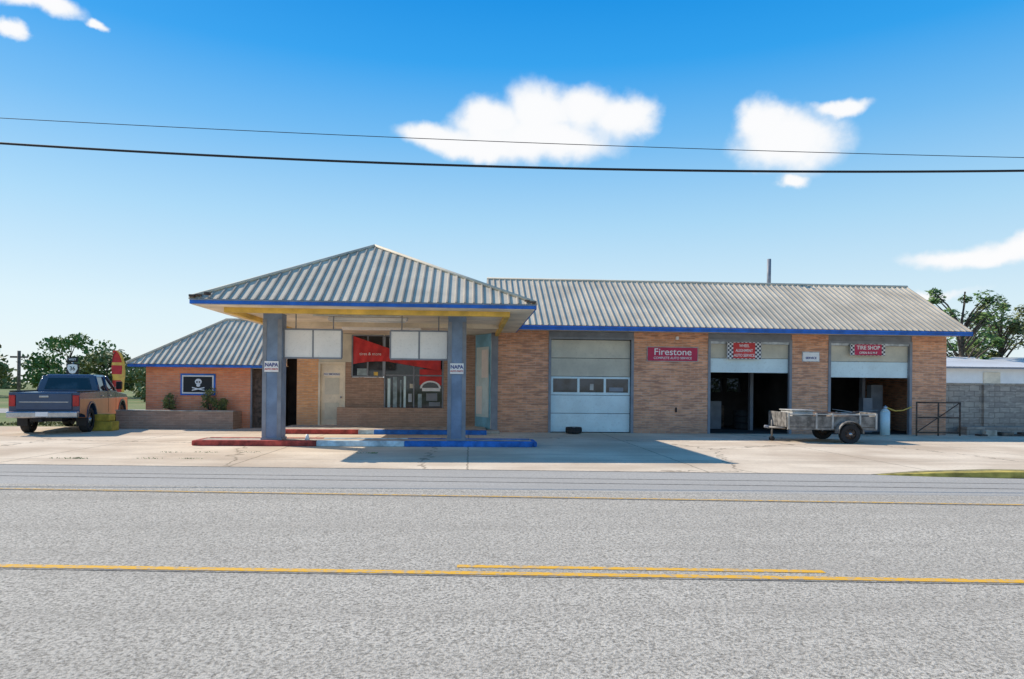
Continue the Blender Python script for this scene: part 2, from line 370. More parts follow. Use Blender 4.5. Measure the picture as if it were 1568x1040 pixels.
def sign(name,x0,x1,z0,z1,y,mat,items=(),border=None):
    e=empty(name)
    if border: box(e,'border',x0-.03,x1+.03,y-.015,y-.001,z0-.03,z1+.03,border)
    box(e,'board',x0,x1,y-.03,y-.0155,z0,z1,mat)
    for (s,dx,dz,sz,mt,bo,sx) in items: text(e,'lettering',s,(x0+x1)/2+dx,y-.036,(z0+z1)/2+dz,sz,mt,bo,sx)
    return e
sign('tire_brand_sign',6.22,8.0,2.56,3.03,FY-.005,'signred',[('Firestone',0,.07,.33,'txtw',.002,1.08),('COMPLETE AUTO SERVICE',0,-.14,.115,'txtw',.001,1.0)],'dirtywhite')
e=sign('checkered_service_sign',9.05,10.3,2.66,3.25,FY-.03,'checker')
box(e,'centre',9.28,10.07,FY-.066,FY-.061,2.68,3.23,'red')
for k,s in enumerate(('WHEEL','ALIGNMENT','AUTO SERVICE')): text(e,'lettering',s,9.675,FY-.07,3.12-.17*k,.14,'txtw',.002,.8)
e=sign('tire_shop_sign',13.55,14.85,2.84,3.24,FY-.03,'checker')
box(e,'centre',13.72,14.72,FY-.066,FY-.061,2.85,3.23,'signred')
text(e,'lettering','TIRE SHOP',14.22,FY-.07,3.11,.19,'txtw',.004,.95); text(e,'lettering2','OPEN 8-5 M-F',14.22,FY-.07,2.93,.11,'txtw',.002,1)
sign('small_notice_sign',11.84,12.42,2.62,2.92,FY-.005,'white',[('SERVICE',0,-.05,.11,'txtb',.002,1)],'galv')
box(G,'wall_lamp',7.2,7.3,FY-.14,FY-.002,3.3,3.42,'white',.02)
box(G,'wall_tap',7.22,7.28,FY-.06,FY-.002,.75,.92,'black',.01); box(G,'step_curb_office',.1,1.0,22.9,23.6,.005,.1,'concw',.02)

# ---------------- office ----------------
OY=25.0
box(G,'walkway_slab',-6.4,.55,22.35,OY,.005,.14,'concw',.02)
box(G,'walkway_kerb_red',-6.4,-3.6,22.33,22.349,.01,.143,'kred'); box(G,'walkway_kerb_white',-3.598,-3.1,22.33,22.349,.01,.143,'kwhite'); box(G,'walkway_kerb_blue',-3.098,.55,22.33,22.349,.01,.143,'kblue')
box(G,'walk_top_red',-6.4,-3.6,22.36,22.6,.141,.147,'kred'); box(G,'walk_top_blue',-3.1,.55,22.36,22.6,.141,.147,'kblue')
box(G,'entry_brick',-6.23,-5.47,OY,OY+.25,.0,3.45,'brick_y')
box(G,'entry_door',-5.40,-4.58,OY+.06,OY+.11,.15,2.35,'soffit',.01)
box(G,'door_frame_l',-5.47,-5.40,OY-.02,OY+.15,.14,2.42,'soffit');box(G,'door_frame_r',-4.58,-4.51,OY-.02,OY+.15,.14,2.42,'soffit');box(G,'door_frame_t',-5.4,-4.58,OY-.02,OY+.15,2.35,2.42,'soffit')
box(G,'over_door',-5.47,-4.3,OY+.01,OY+.2,2.42,3.45,'doorA')
box(G,'door_notice',-5.28,-4.72,OY+.045,OY+.058,1.93,2.03,'white'); text(G,'notice_text','NO SMOKING',-5.0,OY+.04,1.98,.09,'txtb',.001,1)
box(G,'door_side',-4.51,-4.3,OY,OY+.2,.14,2.42,'brick_low')
for z in (.35,1.25): box(G,'door_recess',-5.25,-4.73,OY+.052,OY+.0595,z,z+.6,'doorA',.003)
tube(G,'door_knob',[(-4.66,OY,1.15),(-4.66,OY+.06,1.15)],.035,'chrome')
box(G,'sill_brick',-4.3,-3.13,OY,OY+.2,.14,1.88,'brick_low')
box(G,'sill_brick_r',-3.13,-.9,OY,OY+.2,.14,.74,'brick_low')
box(G,'wall_right',-.98,.18,OY,OY+.2,.14,3.45,'brick_low')
box(G,'planter_wall',-4.7,-.7,OY-.55,OY-.3,.14,.80,'brick_low',.01)
def win(x0,x1,z0,z1,y,nm,nv=1,nh=1,fr='frame'):
    t=.05
    box(G,nm+'_glass',x0,x1,y+.06,y+.075,z0,z1,'glass')
    for i in range(nv+1):
        xx=x0+(x1-x0)*i/nv; box(G,nm+'_mullion',xx-t/2,xx+t/2,y-.01,y+.055,z0,z1,fr)
    for i in range(nh+1):
        zz=z0+(z1-z0)*i/nh; box(G,nm+'_rail',x0,x1,y-.006,y+.052,zz-t/2,zz+t/2,fr)
win(-4.27,-3.16,1.91,3.40,OY,'window_a',2)
win(-3.10,-1.0,.77,3.40,OY,'window_b',2,1)
for (a,b_,c,d,mt) in ((-3.0,-2.9,.8,1.85,'sidelight'),(-2.8,-2.66,.8,1.9,'greyblue'),(-2.55,-2.5,.8,1.8,'greyblue'),(-2.42,-2.34,.8,1.95,'sidelight'),  # pale strips in this row are reflections painted onto the glass
  (-1.75,-1.1,1.40,1.5,'txtw'),(-1.85,-1.05,1.62,2.2,'red'),(-1.9,-1.76,.8,1.3,'greyblue'),(-1.5,-1.1,.85,1.0,'frame'),(-4.1,-3.75,1.95,2.2,'greyblue'),(-3.5,-3.35,1.95,2.08,'yellow'),
  (-2.25,-2.12,1.0,1.3,'innerlight'),(-2.2,-2.02,1.5,1.66,'doorA'),(-1.6,-1.2,1.05,1.32,'frame'),(-2.95,-1.1,2.98,3.3,'doorA')):
    box(G,'window_poster_glint',a,b_,OY+.045,OY+.058,c,d,mt)
pr=[(-1.45+.38*math.cos(math.pi*i/10),1.5+.28*math.sin(math.pi*i/10)) for i in range(11)]
extr(G,'window_car_decal',pr,OY+.03,OY+.043,'txtw'); pr=[(-1.45+.3*math.cos(math.pi*i/10),1.52+.2*math.sin(math.pi*i/10)) for i in range(11)]
extr(G,'window_car_decal_glass',pr,OY+.02,OY+.029,'glass')
box(G,'sash_rail',-3.07,-1.03,OY+.01,OY+.044,1.94,1.99,'frame')
def banner(x0,x1,pt,pb,name):
    n=30;v=[];f=[]
    for i in range(n+1):
        t=i/n; x=x0+(x1-x0)*t
        for j in range(7):
            s=j/6; z=pt(t)+(pb(t)-pt(t))*s
            v.append((x,OY+.05*math.sin(t*19+s*3)*math.sin(t*7+s)-.08,z))
    for i in range(n):
        for j in range(6): a=i*7+j; f.append((a,a+7,a+8,a+1))
    mesh(name,v,f,'red',G,True)
banner(-4.22,-2.95,lambda t:3.36-.42*t,lambda t:2.35+.05*math.sin(3*t)+.1*t,'red_banner')
banner(-2.95,-1.08,lambda t:2.94-.1*t,lambda t:2.45-.3*t,'red_banner_b')
text(G,'banner_text','tires & more',-3.6,OY-.15,2.72,.15,'txtw',0,1)
v=[(.18,OY,.0),(.72,23.95,.0),(.72,23.95,3.5),(.18,OY,3.5)]
mesh('angled_wall',v,[(0,1,2,3)],'skyblue',G)
def lerp(t,z,o=.02): return (.18+.54*t-o*.9,OY-1.05*t-o*.45,z)
for (t0,t1,z0,z1,mt) in ((.1,.9,.5,3.0,'sidelight'),(.12,.5,.6,1.6,'white'),(.45,.86,1.9,2.9,'white')):
    o_=.02 if mt=='sidelight' else .03
    mesh('side_pane',[lerp(t0,z0,o_),lerp(t1,z0,o_),lerp(t1,z1,o_),lerp(t0,z1,o_)],[(0,1,2,3)],mt,G)
LY=25.3
box(G,'wing_front_wall',-11.64,-7.95,LY,LY+.25,0,2.3,'brick_o')
box(G,'wing_side_wall',-11.64,-11.4,LY+.25,29.7,0,2.3,'brick_o')
box(G,'wing_back_wall',-11.4,-6.3,29.45,29.7,0,2.3,'brick_o')
box(G,'wing_door',-7.9,-7.0,LY+.1,LY+.15,.0,2.15,'rust'); box(G,'wing_door_frame',-7.95,-7.9,LY-.02,LY+.2,0,2.2,'frame')
box(G,'wing_over_door',-7.95,-6.9,LY+.02,LY+.2,2.16,2.3,'doorA')
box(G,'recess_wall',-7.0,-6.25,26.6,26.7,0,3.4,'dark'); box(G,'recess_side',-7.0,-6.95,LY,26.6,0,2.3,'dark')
box(G,'office_side_wall',-6.23,-6.0,OY+.25,29.7,0,3.45,'brick_y')
e0=(-12.1,24.85,2.28)
roofface(G,'wing_roof_front',e0,(-6.62,24.85,2.28),(-6.62,27.5,4.1),(-9.6,27.5,4.1))
roofface(G,'wing_roof_left',(-12.1,30.15,2.28),e0,(-9.6,27.5,4.1),(-9.6,27.5,4.1))
roofface(G,'wing_roof_back',(-12.1,30.15,2.28),(-6.62,30.15,2.28),(-6.62,27.5,4.1),(-9.6,27.5,4.1))
tube(G,'wing_hip_cap',[(-12.1,24.85,2.31),(-9.6,27.5,4.13),(-6.62,27.5,4.13)],.05,'roof')
box(G,'wing_fascia',-12.08,-6.62,24.87,24.9,2.17,2.265,'blue'); box(G,'wing_fascia_l',-12.1,-12.07,24.9,30.1,2.17,2.265,'blue')
box(G,'wing_soffit',-12.06,-6.62,24.91,LY-.002,2.24,2.26,'soffit')
box(G,'wing_window_frame',-10.42,-9.19,LY-.03,LY-.002,1.17,1.95,'blue'); box(G,'wing_window_white',-10.36,-9.25,LY-.045,LY-.031,1.23,1.89,'white'); box(G,'wing_window_pane',-10.31,-9.30,LY-.055,LY-.046,1.28,1.84,'black')
def disc(cx,cz,rx,rz,y,mt,nm): extr(G,nm,[(cx+rx*math.cos(2*math.pi*i/18),cz+rz*math.sin(2*math.pi*i/18)) for i in range(18)],y,y+.004,mt)
cx=-9.78
disc(cx,1.66,.12,.11,LY-.062,'txtw','decal_head'); disc(cx,1.54,.07,.065,LY-.067,'txtw','decal_jaw')
disc(cx-.045,1.65,.028,.032,LY-.073,'black','decal_eye'); disc(cx+.045,1.65,.028,.032,LY-.073,'black','decal_eye')
for s in (-1,1): extr(G,'decal_bone',[(cx-.22,1.38+s*.05),(cx+.22,1.38-s*.05),(cx+.22,1.42-s*.05),(cx-.22,1.42+s*.05)],LY-.064+s*.003,LY-.062+s*.003,'txtw')
P=empty('planter_wall')
box(P,'wall_front',-12.2,-8.25,24.35,24.55,0,.62,'brick_low',.01); box(P,'wall_end',-8.45,-8.25,24.55,LY-.01,0,.62,'brick_low'); box(P,'soil',-12.2,-8.45,24.55,LY-.01,0,.5,'wood'); box(P,'wall_cap',-12.22,-8.23,24.33,24.57,.622,.66,'concw',.01)

def leaves(p,name,clumps,n,size,mat,seed=1):
    rnd=random.Random(seed); v=[];f=[]
    for i in range(n):
        c,r=clumps[rnd.randrange(len(clumps))]
        while 1:
            d=Vector([rnd.uniform(-1,1) for _ in range(3)])
            if d.length<1: break
        if d.length>0: d=d*(.55+.45*rnd.random()) if rnd.random()<.5 else d.normalized()*rnd.uniform(.75,1.12)
        q=Vector(c)+Vector((d.x*r[0],d.y*r[1],d.z*r[2]))
        a=Vector([rnd.gauss(0,1) for _ in range(3)]).normalized(); b=a.orthogonal().normalized(); s=size*rnd.uniform(.5,1.4)
        k=len(v); v+= [q+a*s,q+b*s*.5,q-a*s,q-b*s*.5]; f.append((k,k+1,k+2,k+3))
    return mesh(name,v,f,mat,p)
def tree(name,x,y,h,w,dens,size,mat='leaf',seed=1,base=.25,nl=14,cr=.28):
    rnd=random.Random(seed); e=empty(name)
    e.location=(x,y,0)
    tube(e,'trunk',[(0,0,0),(.05*h*.3,0,h*.3),(0,.02,h*.6),(.03*h,0,h*.9)],.03*h,'bark',8,.006*h)
    cl=[]
    for i in range(nl):
        t=rnd.uniform(base,.92); ang=rnd.uniform(0,6.28); rad=w*.5*rnd.uniform(.25,.95)*(1.15-abs(t-.55)*1.1)
        q=Vector((math.cos(ang)*rad,math.sin(ang)*rad,h*t))
        s=Vector((0,0,h*max(.15,t-.25)))
        tube(e,'limb_%d'%i,[s,(s+q)/2+Vector((0,0,.03*h)),q],.009*h,'bark',5,.003*h)
        r=w*cr*rnd.uniform(.4,1.0); cl.append((q,(r,r,r*.7)))
    leaves(e,'crown',cl,dens,size,mat,seed)
    return e
for k,(x,z,r,h) in enumerate(((-10.6,.5,.28,.75),(-9.25,.5,.33,.9),(-8.8,.5,.22,.6))):
    e=empty('planter_shrub'); e.location=(x,24.95,z)
    for i in range(7):
        a=i*.9; tube(e,'stem_%d'%i,[(0,0,0),(math.cos(a)*r*.4,math.sin(a)*r*.3,h*.5),(math.cos(a)*r*.8,math.sin(a)*r*.4,h*.9)],.012,'bark',5,.004)
    leaves(e,'leaves',[((random.uniform(-r,r)*.7,0,h*random.uniform(.3,.95)),(r*.4,r*.4,r*.4)) for _ in range(8)],420,.05,'leafd',k)

# ---------------- canopy ----------------
K=empty('gas_station_canopy')
ap=(-2.76,19.7,5.55); e0=(-6.6,16.5,3.6); e1=(1.57,16.5,3.6); bk=(-2.76,28,5.55)
roofface(K,'roof_front',e0,e1,ap,ap)
roofface(K,'roof_left',(-6.6,28,3.6),e0,ap,bk); roofface(K,'roof_right',(1.57,28,3.6),e1,ap,bk)
mesh('rear_gable',[(-6.6,28,3.6),(1.57,28,3.6),bk],[(0,1,2)],'soffit',K)
for a in (e0,e1): tube(K,'hip_cap',[(a[0],a[1],a[2]+.04),(ap[0],ap[1],ap[2]+.03)],.045,'roof')
tube(K,'ridge_cap',[ap,bk],.05,'roof')
box(K,'fascia_front',-6.6,1.57,16.47,16.51,3.48,3.585,'blue'); box(K,'fascia_left',-6.62,-6.58,16.512,28,3.48,3.585,'blue'); box(K,'fascia_right',1.55,1.59,16.512,28,3.48,3.585,'blue')
box(K,'drip_edge',-6.6,1.57,16.455,16.468,3.56,3.59,'frame')
box(K,'soffit_sheet',-6.57,1.54,16.52,27.9,3.46,3.48,'soffit')
box(K,'beam_front',-6.0,.97,17.0,17.12,3.34,3.459,'yellow'); box(K,'beam_left',-6.0,-5.88,17.122,24.8,3.34,3.459,'yellow'); box(K,'beam_right',.85,.97,17.122,24.8,3.34,3.459,'yellow')
box(K,'beam_cross',-5.87,.84,20.6,20.72,3.34,3.458,'soffit')
box(K,'light_fixture',-3.9,-1.75,18.9,19.1,3.36,3.455,'white',.02); tube(K,'light_tube',[(-3.85,18.95,3.34),(-1.8,18.95,3.34)],.02,'white')
box(K,'light_fixture_b',-4.1,-1.6,22.0,22.2,3.36,3.455,'white',.02)
box(K,'light_fixture_f',-3.9,-1.75,17.125,17.2,3.3,3.4,'dirtywhite')
for i,x in enumerate((-5.42,-.6)):
    box(K,'pillar_%d'%i,x,x+.48,18.2,18.68,.14,3.459,'pillar',.008)
    for dx in (.0,.385): box(K,'pillar_flange',x+dx-.004,x+dx+.1,18.185,18.199,.14,3.3,'frame')
    box(K,'pillar_foot',x-.03,x+.51,18.17,18.71,.14,.2,'frame',.01)
    sign('pillar_notice_sign',x+.06,x+.42,1.92,2.20,18.18,'white',[('NAPA',0,.04,.135,'txtb',.003,.95),('AUTO PARTS',0,-.07,.06,'red',.001,.95)])
for (a,b_) in ((-4.925,-3.42),(-2.14,-.61)):
    w=(b_-a)/2
    for k in range(2):
        box(K,'price_panel',a+k*w+.02,a+(k+1)*w-.02,18.38,18.44,2.32,3.04,'white',.006)
    box(K,'panel_frame_t',a,b_,18.36,18.46,3.04,3.08,'frame'); box(K,'panel_frame_b',a,b_,18.36,18.46,2.28,2.32,'frame')
    for k in range(3): box(K,'panel_post',a+k*w-.018,a+k*w+.018,18.37,18.45,2.32,3.04,'frame')
    for k in (0.3,1.28): tube(K,'hanger',[(a+k,18.41,3.08),(a+k,18.41,3.46)],.015,'frame')
for (x,z) in ((-6.55,3.63),(-6.4,3.66),(-6.2,3.68),(1.35,3.66),(1.5,3.62)):
    box(K,'bent_flashing',x-.06,x+.07,16.42,16.53,z,z+random.uniform(.03,.07),'rust',.01)
I=empty('pump_island')
for nm,a,b_,mt in (('red',-7.0,-3.96,'kred'),('white',-3.957,-1.7,'kwhite'),('blue',-1.697,1.66,'kblue')):
    box(I,'kerb_'+nm,a,b_,17.9,18.08,.004,.15,mt,.02); box(I,'kerb_rear_'+nm,a,b_,18.8,18.98,.004,.15,mt,.02)
box(I,'island_top',-7,1.66,18.082,18.798,.004,.135,'concw')
box(I,'end_l',-7.12,-7.003,17.95,18.93,.004,.14,'kred',.03); box(I,'end_r',1.663,1.78,17.95,18.93,.004,.14,'kblue',.03)
tube(I,'cone_stub',[(-4.3,18.4,.13),(-4.3,18.4,.28)],.07,'white',12,.03)

# ---------------- pickup truck ----------------
T=empty('pickup_truck',(-13.1,22.6,0),R(90+13)); T.scale=(.95,.95,.94)
def arch(cx,r,z0,n=10):
    return [(cx+r*math.cos(math.pi*i/n),z0+r*math.sin(math.pi*i/n)) for i in range(n+1)]
az=.5
prof=[(-1.22,.72),(-1.25,1.36),(.93,1.38),(.95,1.40),(3.15,1.38),(3.3,1.34),(4.6,1.24),(4.82,1.12),(4.88,.55)]
prof+= [(4.45,.5)]+arch(3.9,.52,az)+[(.6,.48)]+arch(0,.52,az)+[(-.7,.6)]
extr(T,'body',prof,-.98,.98,'truckblue',.035)
lp=[(-1.2,.70),(-1.21,1.16),(4.7,1.12),(4.75,.56),(4.45,.505)]+arch(3.9,.535,az)+[(.6,.49)]+arch(0,.535,az)+[(-.7,.62)]
extr(T,'lower_panel',lp,-.995,.995,'trucktan',.01)
def cab(nm,b0,b1,t0,t1,z0,z1,wb,wt,mat,bev=.04):
    v=[(b0,-wb,z0),(b1,-wb,z0),(b1,wb,z0),(b0,wb,z0),(t0,-wt,z1),(t1,-wt,z1),(t1,wt,z1),(t0,wt,z1)]
    o=mesh(nm,v,BF,mat,T)
    if bev: q=o.modifiers.new('b','BEVEL'); q.width=bev; q.segments=3
cab('greenhouse',.98,3.35,1.12,2.55,1.37,1.93,.93,.76,'glass')
cab('cab_roof',1.08,2.62,1.18,2.5,1.88,1.98,.80,.70,'truckblue')
cab('cab_rear_frame',.955,1.06,1.05,1.16,1.36,1.93,.945,.79,'truckblue',.02)
cab('rear_glass',.94,.98,1.03,1.07,1.46,1.85,.72,.62,'glass',0)
for s in (-1,1):
    for x in (1.0,2.0,3.15):
        tx=x+.12 if x<2.5 else 2.5
        tube(T,'cab_pillar',[(x,s*.94,1.38),(tx,s*.775,1.92)],.045,'truckblue',6)
    box(T,'mirror',2.85,3.0,s*1.12-.1,s*1.12+.1,1.45,1.75,'black',.03); tube(T,'mirror_arm',[(2.95,s*.93,1.5),(2.93,s*1.1,1.52)],.02,'black')
    for x in (1.98,3.0): box(T,'door_seam',x,x+.015,s*.997-.003,s*.997+.003,.62,1.36,'black')
    for x in (1.15,2.15): box(T,'door_handle',x,x+.18,s*1.0-.02,s*1.0+.02,1.2,1.24,'chrome',.008)
    box(T,'tail_light',-1.285,-1.18,s*.88-.09,s*.88+.09,.92,1.28,'redlens',.02)
    box(T,'bed_rail',-1.2,.9,s*.93-.05,s*.93+.05,1.37,1.42,'black',.015)
    for x in (0,3.9):
        wheel(T,'wheel',x,s*.84,.42,.42,.28,'y')
        pr=[(x+.56*math.cos(math.pi*i/12),az+.0+.56*math.sin(math.pi*i/12)) for i in range(13)]+[(x+.50*math.cos(math.pi*i/12),az+.50*math.sin(math.pi*i/12)) for i in range(12,-1,-1)]
        extr(T,'fender_flare',pr,s*.99-.03,s*.99+.03,'truckblue')
    box(T,'step_bar',.75,3.2,s*.96-.08,s*.96+.08,.4,.46,'black',.02)
    box(T,'mud_flap',-.56,-.53,s*.84-.15,s*.84+.15,.25,.6,'black')
box(T,'tailgate',-1.285,-1.235,-.77,.77,.80,1.34,'truckblue',.02); box(T,'tailgate_trim',-1.297,-1.287,-.68,.68,1.04,1.07,'chrome',.004)
box(T,'tailgate_handle',-1.31,-1.287,-.13,.13,1.2,1.27,'chrome',.01)
box(T,'rear_bumper',-1.47,-1.24,-.98,.98,.55,.76,'chrome',.04); box(T,'plate',-1.485,-1.472,-.17,.17,.60,.74,'white'); box(T,'hitch',-1.6,-1.3,-.05,.05,.42,.5,'black',.01)
box(T,'axle',-.06,.06,-.8,.8,.36,.48,'black'); box(T,'chassis',-1.1,4.4,-.45,.45,.42,.6,'black'); box(T,'front_axle',3.84,3.96,-.8,.8,.36,.48,'black')
# ---------------- utility trailer ----------------
U=empty('utility_trailer',(11.25,20.5,0),R(-3)); U.scale=(.97,.95,.93)
box(U,'bed_floor',-1.75,.95,-.72,.72,.5,.55,'wood'); box(U,'frame_rail',-1.78,.98,-.76,-.70,.42,.5,'tgrey'); box(U,'frame_rail_b',-1.78,.98,.70,.76,.42,.5,'tgrey')
for s in (-1,1):
    box(U,'side_panel',-1.75,.95,s*.74-.015,s*.74+.015,.52,.86,'tgrey'); box(U,'side_rail_top',-1.78,.98,s*.74-.03,s*.74+.03,.90,.94,'dirtywhite',.01)
    for x in (-1.76,-.9,-.4,.45,.95): box(U,'stake',x-.025,x+.025,s*.775-.02,s*.775+.02,.45,.96,'dirtywhite')
    wheel(U,'wheel',0.05,s*.92,.31,.31,.2,'y','rust',.55)
    pr=[(.05+.40*math.cos(math.pi*i/10),.33+.40*math.sin(math.pi*i/10)) for i in range(11)]+[(.05+.37*math.cos(math.pi*i/10),.33+.37*math.sin(math.pi*i/10)) for i in range(10,-1,-1)]
    extr(U,'mudguard',pr,s*.92-.13,s*.92+.13,'tgrey')
box(U,'tailgate',.95,.99,-.73,.73,.52,.98,'tgrey',.01); box(U,'headboard',-1.82,-1.78,-.73,.73,.5,.98,'tgrey',.01)
box(U,'cargo_box',-1.6,-.95,-.66,.3,.551,1.02,'dirtywhite',.04); box(U,'cargo_lid',-1.63,-.92,-.69,.33,1.022,1.06,'dirtywhite',.02)
for s in (-1,1): tube(U,'drawbar',[(-1.75,s*.5,.46),(-2.1,0,.46)],.035,'tgrey')
tube(U,'coupler',[(-2.05,0,.46),(-2.22,0,.48)],.05,'frame'); tube(U,'jack',[(-1.98,0,.03),(-1.98,0,.7)],.03,'tgrey'); tube(U,'jack_wheel',[(-1.98,-.05,.08),(-1.98,.05,.08)],.08,'tire',14)
tube(U,'axle',[(.05,-.9,.31),(.05,.9,.31)],.03,'black'); tube(U,'cargo_pipe',[(-.8,-.3,.6),(.9,.2,.98)],.04,'rust'); tube(U,'cargo_roll',[(-.4,-.5,.75),(.8,-.5,.72)],.2,'wood',12)
box(U,'cargo_scrap',-.6,.2,-.1,.5,.56,.96,'rust',.02); box(U,'cargo_crate',.3,.8,0,.6,.56,.9,'frame',.02)
# ---------------- right side ----------------
W=empty('block_wall'); box(W,'wall_body',17.45,42,24.4,24.6,0,1.85,'cmu'); box(W,'wall_cap',17.43,42,24.37,24.63,1.852,1.9,'concw'); box(W,'wall_pier',19.1,19.5,24.3,24.395,0,1.85,'cmu'); box(W,'low_ledge',18.0,30,23.7,24.2,0,.3,'cmu')
F=empty('pipe_gate')
y=23.2
for x in (15.75,16.55,17.35): tube(F,'post',[(x,y,.0),(x,y,1.2)],.028,'rust')
for z in (.12,.65,1.18): tube(F,'rail',[(15.75,y,z),(17.35,y,z)],.025,'rust')
tube(F,'brace',[(15.75,y,.12),(16.55,y,.65)],.02,'rust'); tube(F,'brace2',[(16.55,y,.65),(17.35,y,1.18)],.02,'rust')
D=empty('debris_pile')
for i in range(9): 
    x=18+i*.42+random.uniform(-.1,.1); o=box(D,'scrap_%d'%i,x,x+random.uniform(.2,.6),22.9+random.uniform(0,.4),23.4,.01,random.uniform(.06,.25),random.choice(['wood','concw','rust']),.01)
B=empty('white_metal_building'); box(B,'walls',24.5,60,38,50,0,3.0,'white')
mesh('roof',[(24,37.6,3.0),(61,37.6,3.0),(61,44,3.9),(24,44,3.9)],[(0,1,2,3)],'lightmetal',B); mesh('roof_b',[(24,50.6,3.0),(61,50.6,3.0),(61,44,3.9),(24,44,3.9)],[(0,1,2,3)],'lightmetal',B)
mesh('gable',[(24.5,38,3),(24.5,50,3),(24.5,44,3.88)],[(0,1,2)],'white',B)
box(B,'eave_shadow_trim',24,61,37.58,37.62,2.90,2.98,'frame'); box(B,'roll_door',29.8,30.8,37.93,37.99,.0,2.7,'soffit'); box(B,'door2',34,36.5,37.93,37.99,.0,2.5,'doorB')
tree('oak_tree',32.9,44,9.2,6.0,3000,.13,'leaf',3,.35,26,.12)
tree('oak_tree',36.5,45,8.2,7,4200,.14,'leafd',5,.25,26,.13)
tree('oak_tree',41,54,8.6,9,4500,.17,'leaf',9,.25,22,.16)
tree('oak_tree',33.5,53,6.2,8,5200,.16,'leafd',14,.2,20,.2)
# ---------------- left side ----------------
for i,(x,y,h,w) in enumerate(((-51,72,6.2,8),(-44,78,7,10),(-38,74,4.6,7),(-57,80,5.4,8),(-31,70,4.0,6),(-66,78,5.5,7),(-26,60,3.4,4.5))):
    tree('roadside_tree',x,y,h,w,3200,.24,'leaf' if i%2 else 'leafd',20+i,.15,18,.19)
cl=[((random.uniform(-260,260),random.uniform(150,170),random.uniform(0,2.6)),(7,4,random.uniform(2,3.6))) for _ in range(110)]
leaves(None,'distant_tree_line',cl,26000,.75,'leafd',77)
Q=empty('utility_pole',(-38,60,0)); tube(Q,'pole',[(0,0,0),(0,0,4.2)],.13,'wood'); box(Q,'crossarm',-.7,.7,-.06,.06,3.6,3.75,'wood')
H=empty('highway_route_sign',(-22.4,40,0)); tube(H,'post',[(0,0,0),(0,0,2.9)],.04,'galv'); box(H,'plate_top',-.30,.30,-.06,-.052,2.72,3.02,'black'); box(H,'plate_low',-.34,.34,-.06,-.052,2.05,2.66,'black')
extr(H,'shield',[(-.26,2.58),(-.28,2.35),(-.15,2.12),(0,2.08),(.15,2.12),(.28,2.35),(.26,2.58),(0,2.62)],-.07,-.064,'white'); text(H,'lettering','36',0,-.08,2.36,.32,'black',.002,1); text(H,'lettering_b','WEST',0,-.08,2.87,.16,'txtw',.002,1)
FL=empty('feather_flag',(-14.75,29.6,0))
tube(FL,'flag_pole',[(-.25,0,0),(-.25,0,2.2),(-.2,0,2.8),(.05,0,3.0),(.25,0,2.95)],.015,'black')
v=[];f=[]
for i in range(15):
    z=1.2+1.75*i/14; w=.52 if z<2.4 else .52*math.sqrt(max(0.02,1-((z-2.4)/.62)**2))
    for j in range(5): v.append((-.25+w*j/4,.05*math.sin(z*5+j),z))
for i in range(14):
    for j in range(4): a=i*5+j; f.append((a,a+1,a+6,a+5))
o=mesh('flag_cloth',v,f,'red',FL,True); o.data.materials.append(M['yellow']); o.data.materials.append(M['leaf'])
for p in o.data.polygons:
    i,j=divmod(p.index,4)
    if j==3 or i in(4,5,9): p.material_index=1
YB=empty('parking_block'); box(YB,'base',-12.55,-11.75,23.2,23.7,.004,.32,'yellowblock',.03); box(YB,'top',-12.35,-11.85,23.25,23.65,.322,.55,'yellowblock',.03)
PC=empty('parked_car',(-33,60,0)); extr(PC,'body',[(-2.1,.3),(-2.1,.85),(-1.2,.95),(-.7,1.4),(.8,1.42),(1.4,.95),(2.1,.85),(2.15,.3)],-.85,.85,'white',.06)
extr(PC,'windows',[(-1.05,.97),(-.65,1.36),(.75,1.37),(1.25,.97)],-.86,.86,'glass')
for x in (-1.3,1.3):
    for s in (-1,1): wheel(PC,'wheel',x,s*.78,.32,.32,.2)
# ---------------- overhead wires ----------------
PL=empty('power_lines')
fw=Vector((.061,.998,0)); rt=Vector((.998,-.061,0))
def wire(nm,a,b_,c,r,D=14,x0=-27,x1=27):
    pts=[]
    for i in range(61):
        x=x0+(x1-x0)*i/60; q=fw*D+rt*x; pts.append((q.x,q.y,a+b_*x+c*x*x))
    tube(PL,nm,pts,r,'black',6)
wire('wire_thick',6.10,-.0167,.00186,.024); wire('wire_thin',6.61,-.0286,.0008,.007)
for x in (-27,27):
    q=fw*14+rt*x; u=empty('utility_pole',(q.x,q.y+.1,0)); tube(u,'pole',[(0,0,0),(0,0,9)],.16,'wood'); box(u,'crossarm',-.1,.1,-.8,.8,8,8.15,'wood')
leaves(None,'joint_weeds',[((random.uniform(-11,-1),random.choice([14.8,16.2,19.6])+random.uniform(-.05,.05),.01),(random.uniform(.1,.35),.05,.02)) for _ in range(12)],500,.016,'leaf',5)
leaves(None,'verge_grass',[((random.uniform(-30,-15),random.uniform(25.4,27),.03),(1,.6,.08)) for _ in range(30)],4500,.05,'leafd',6)

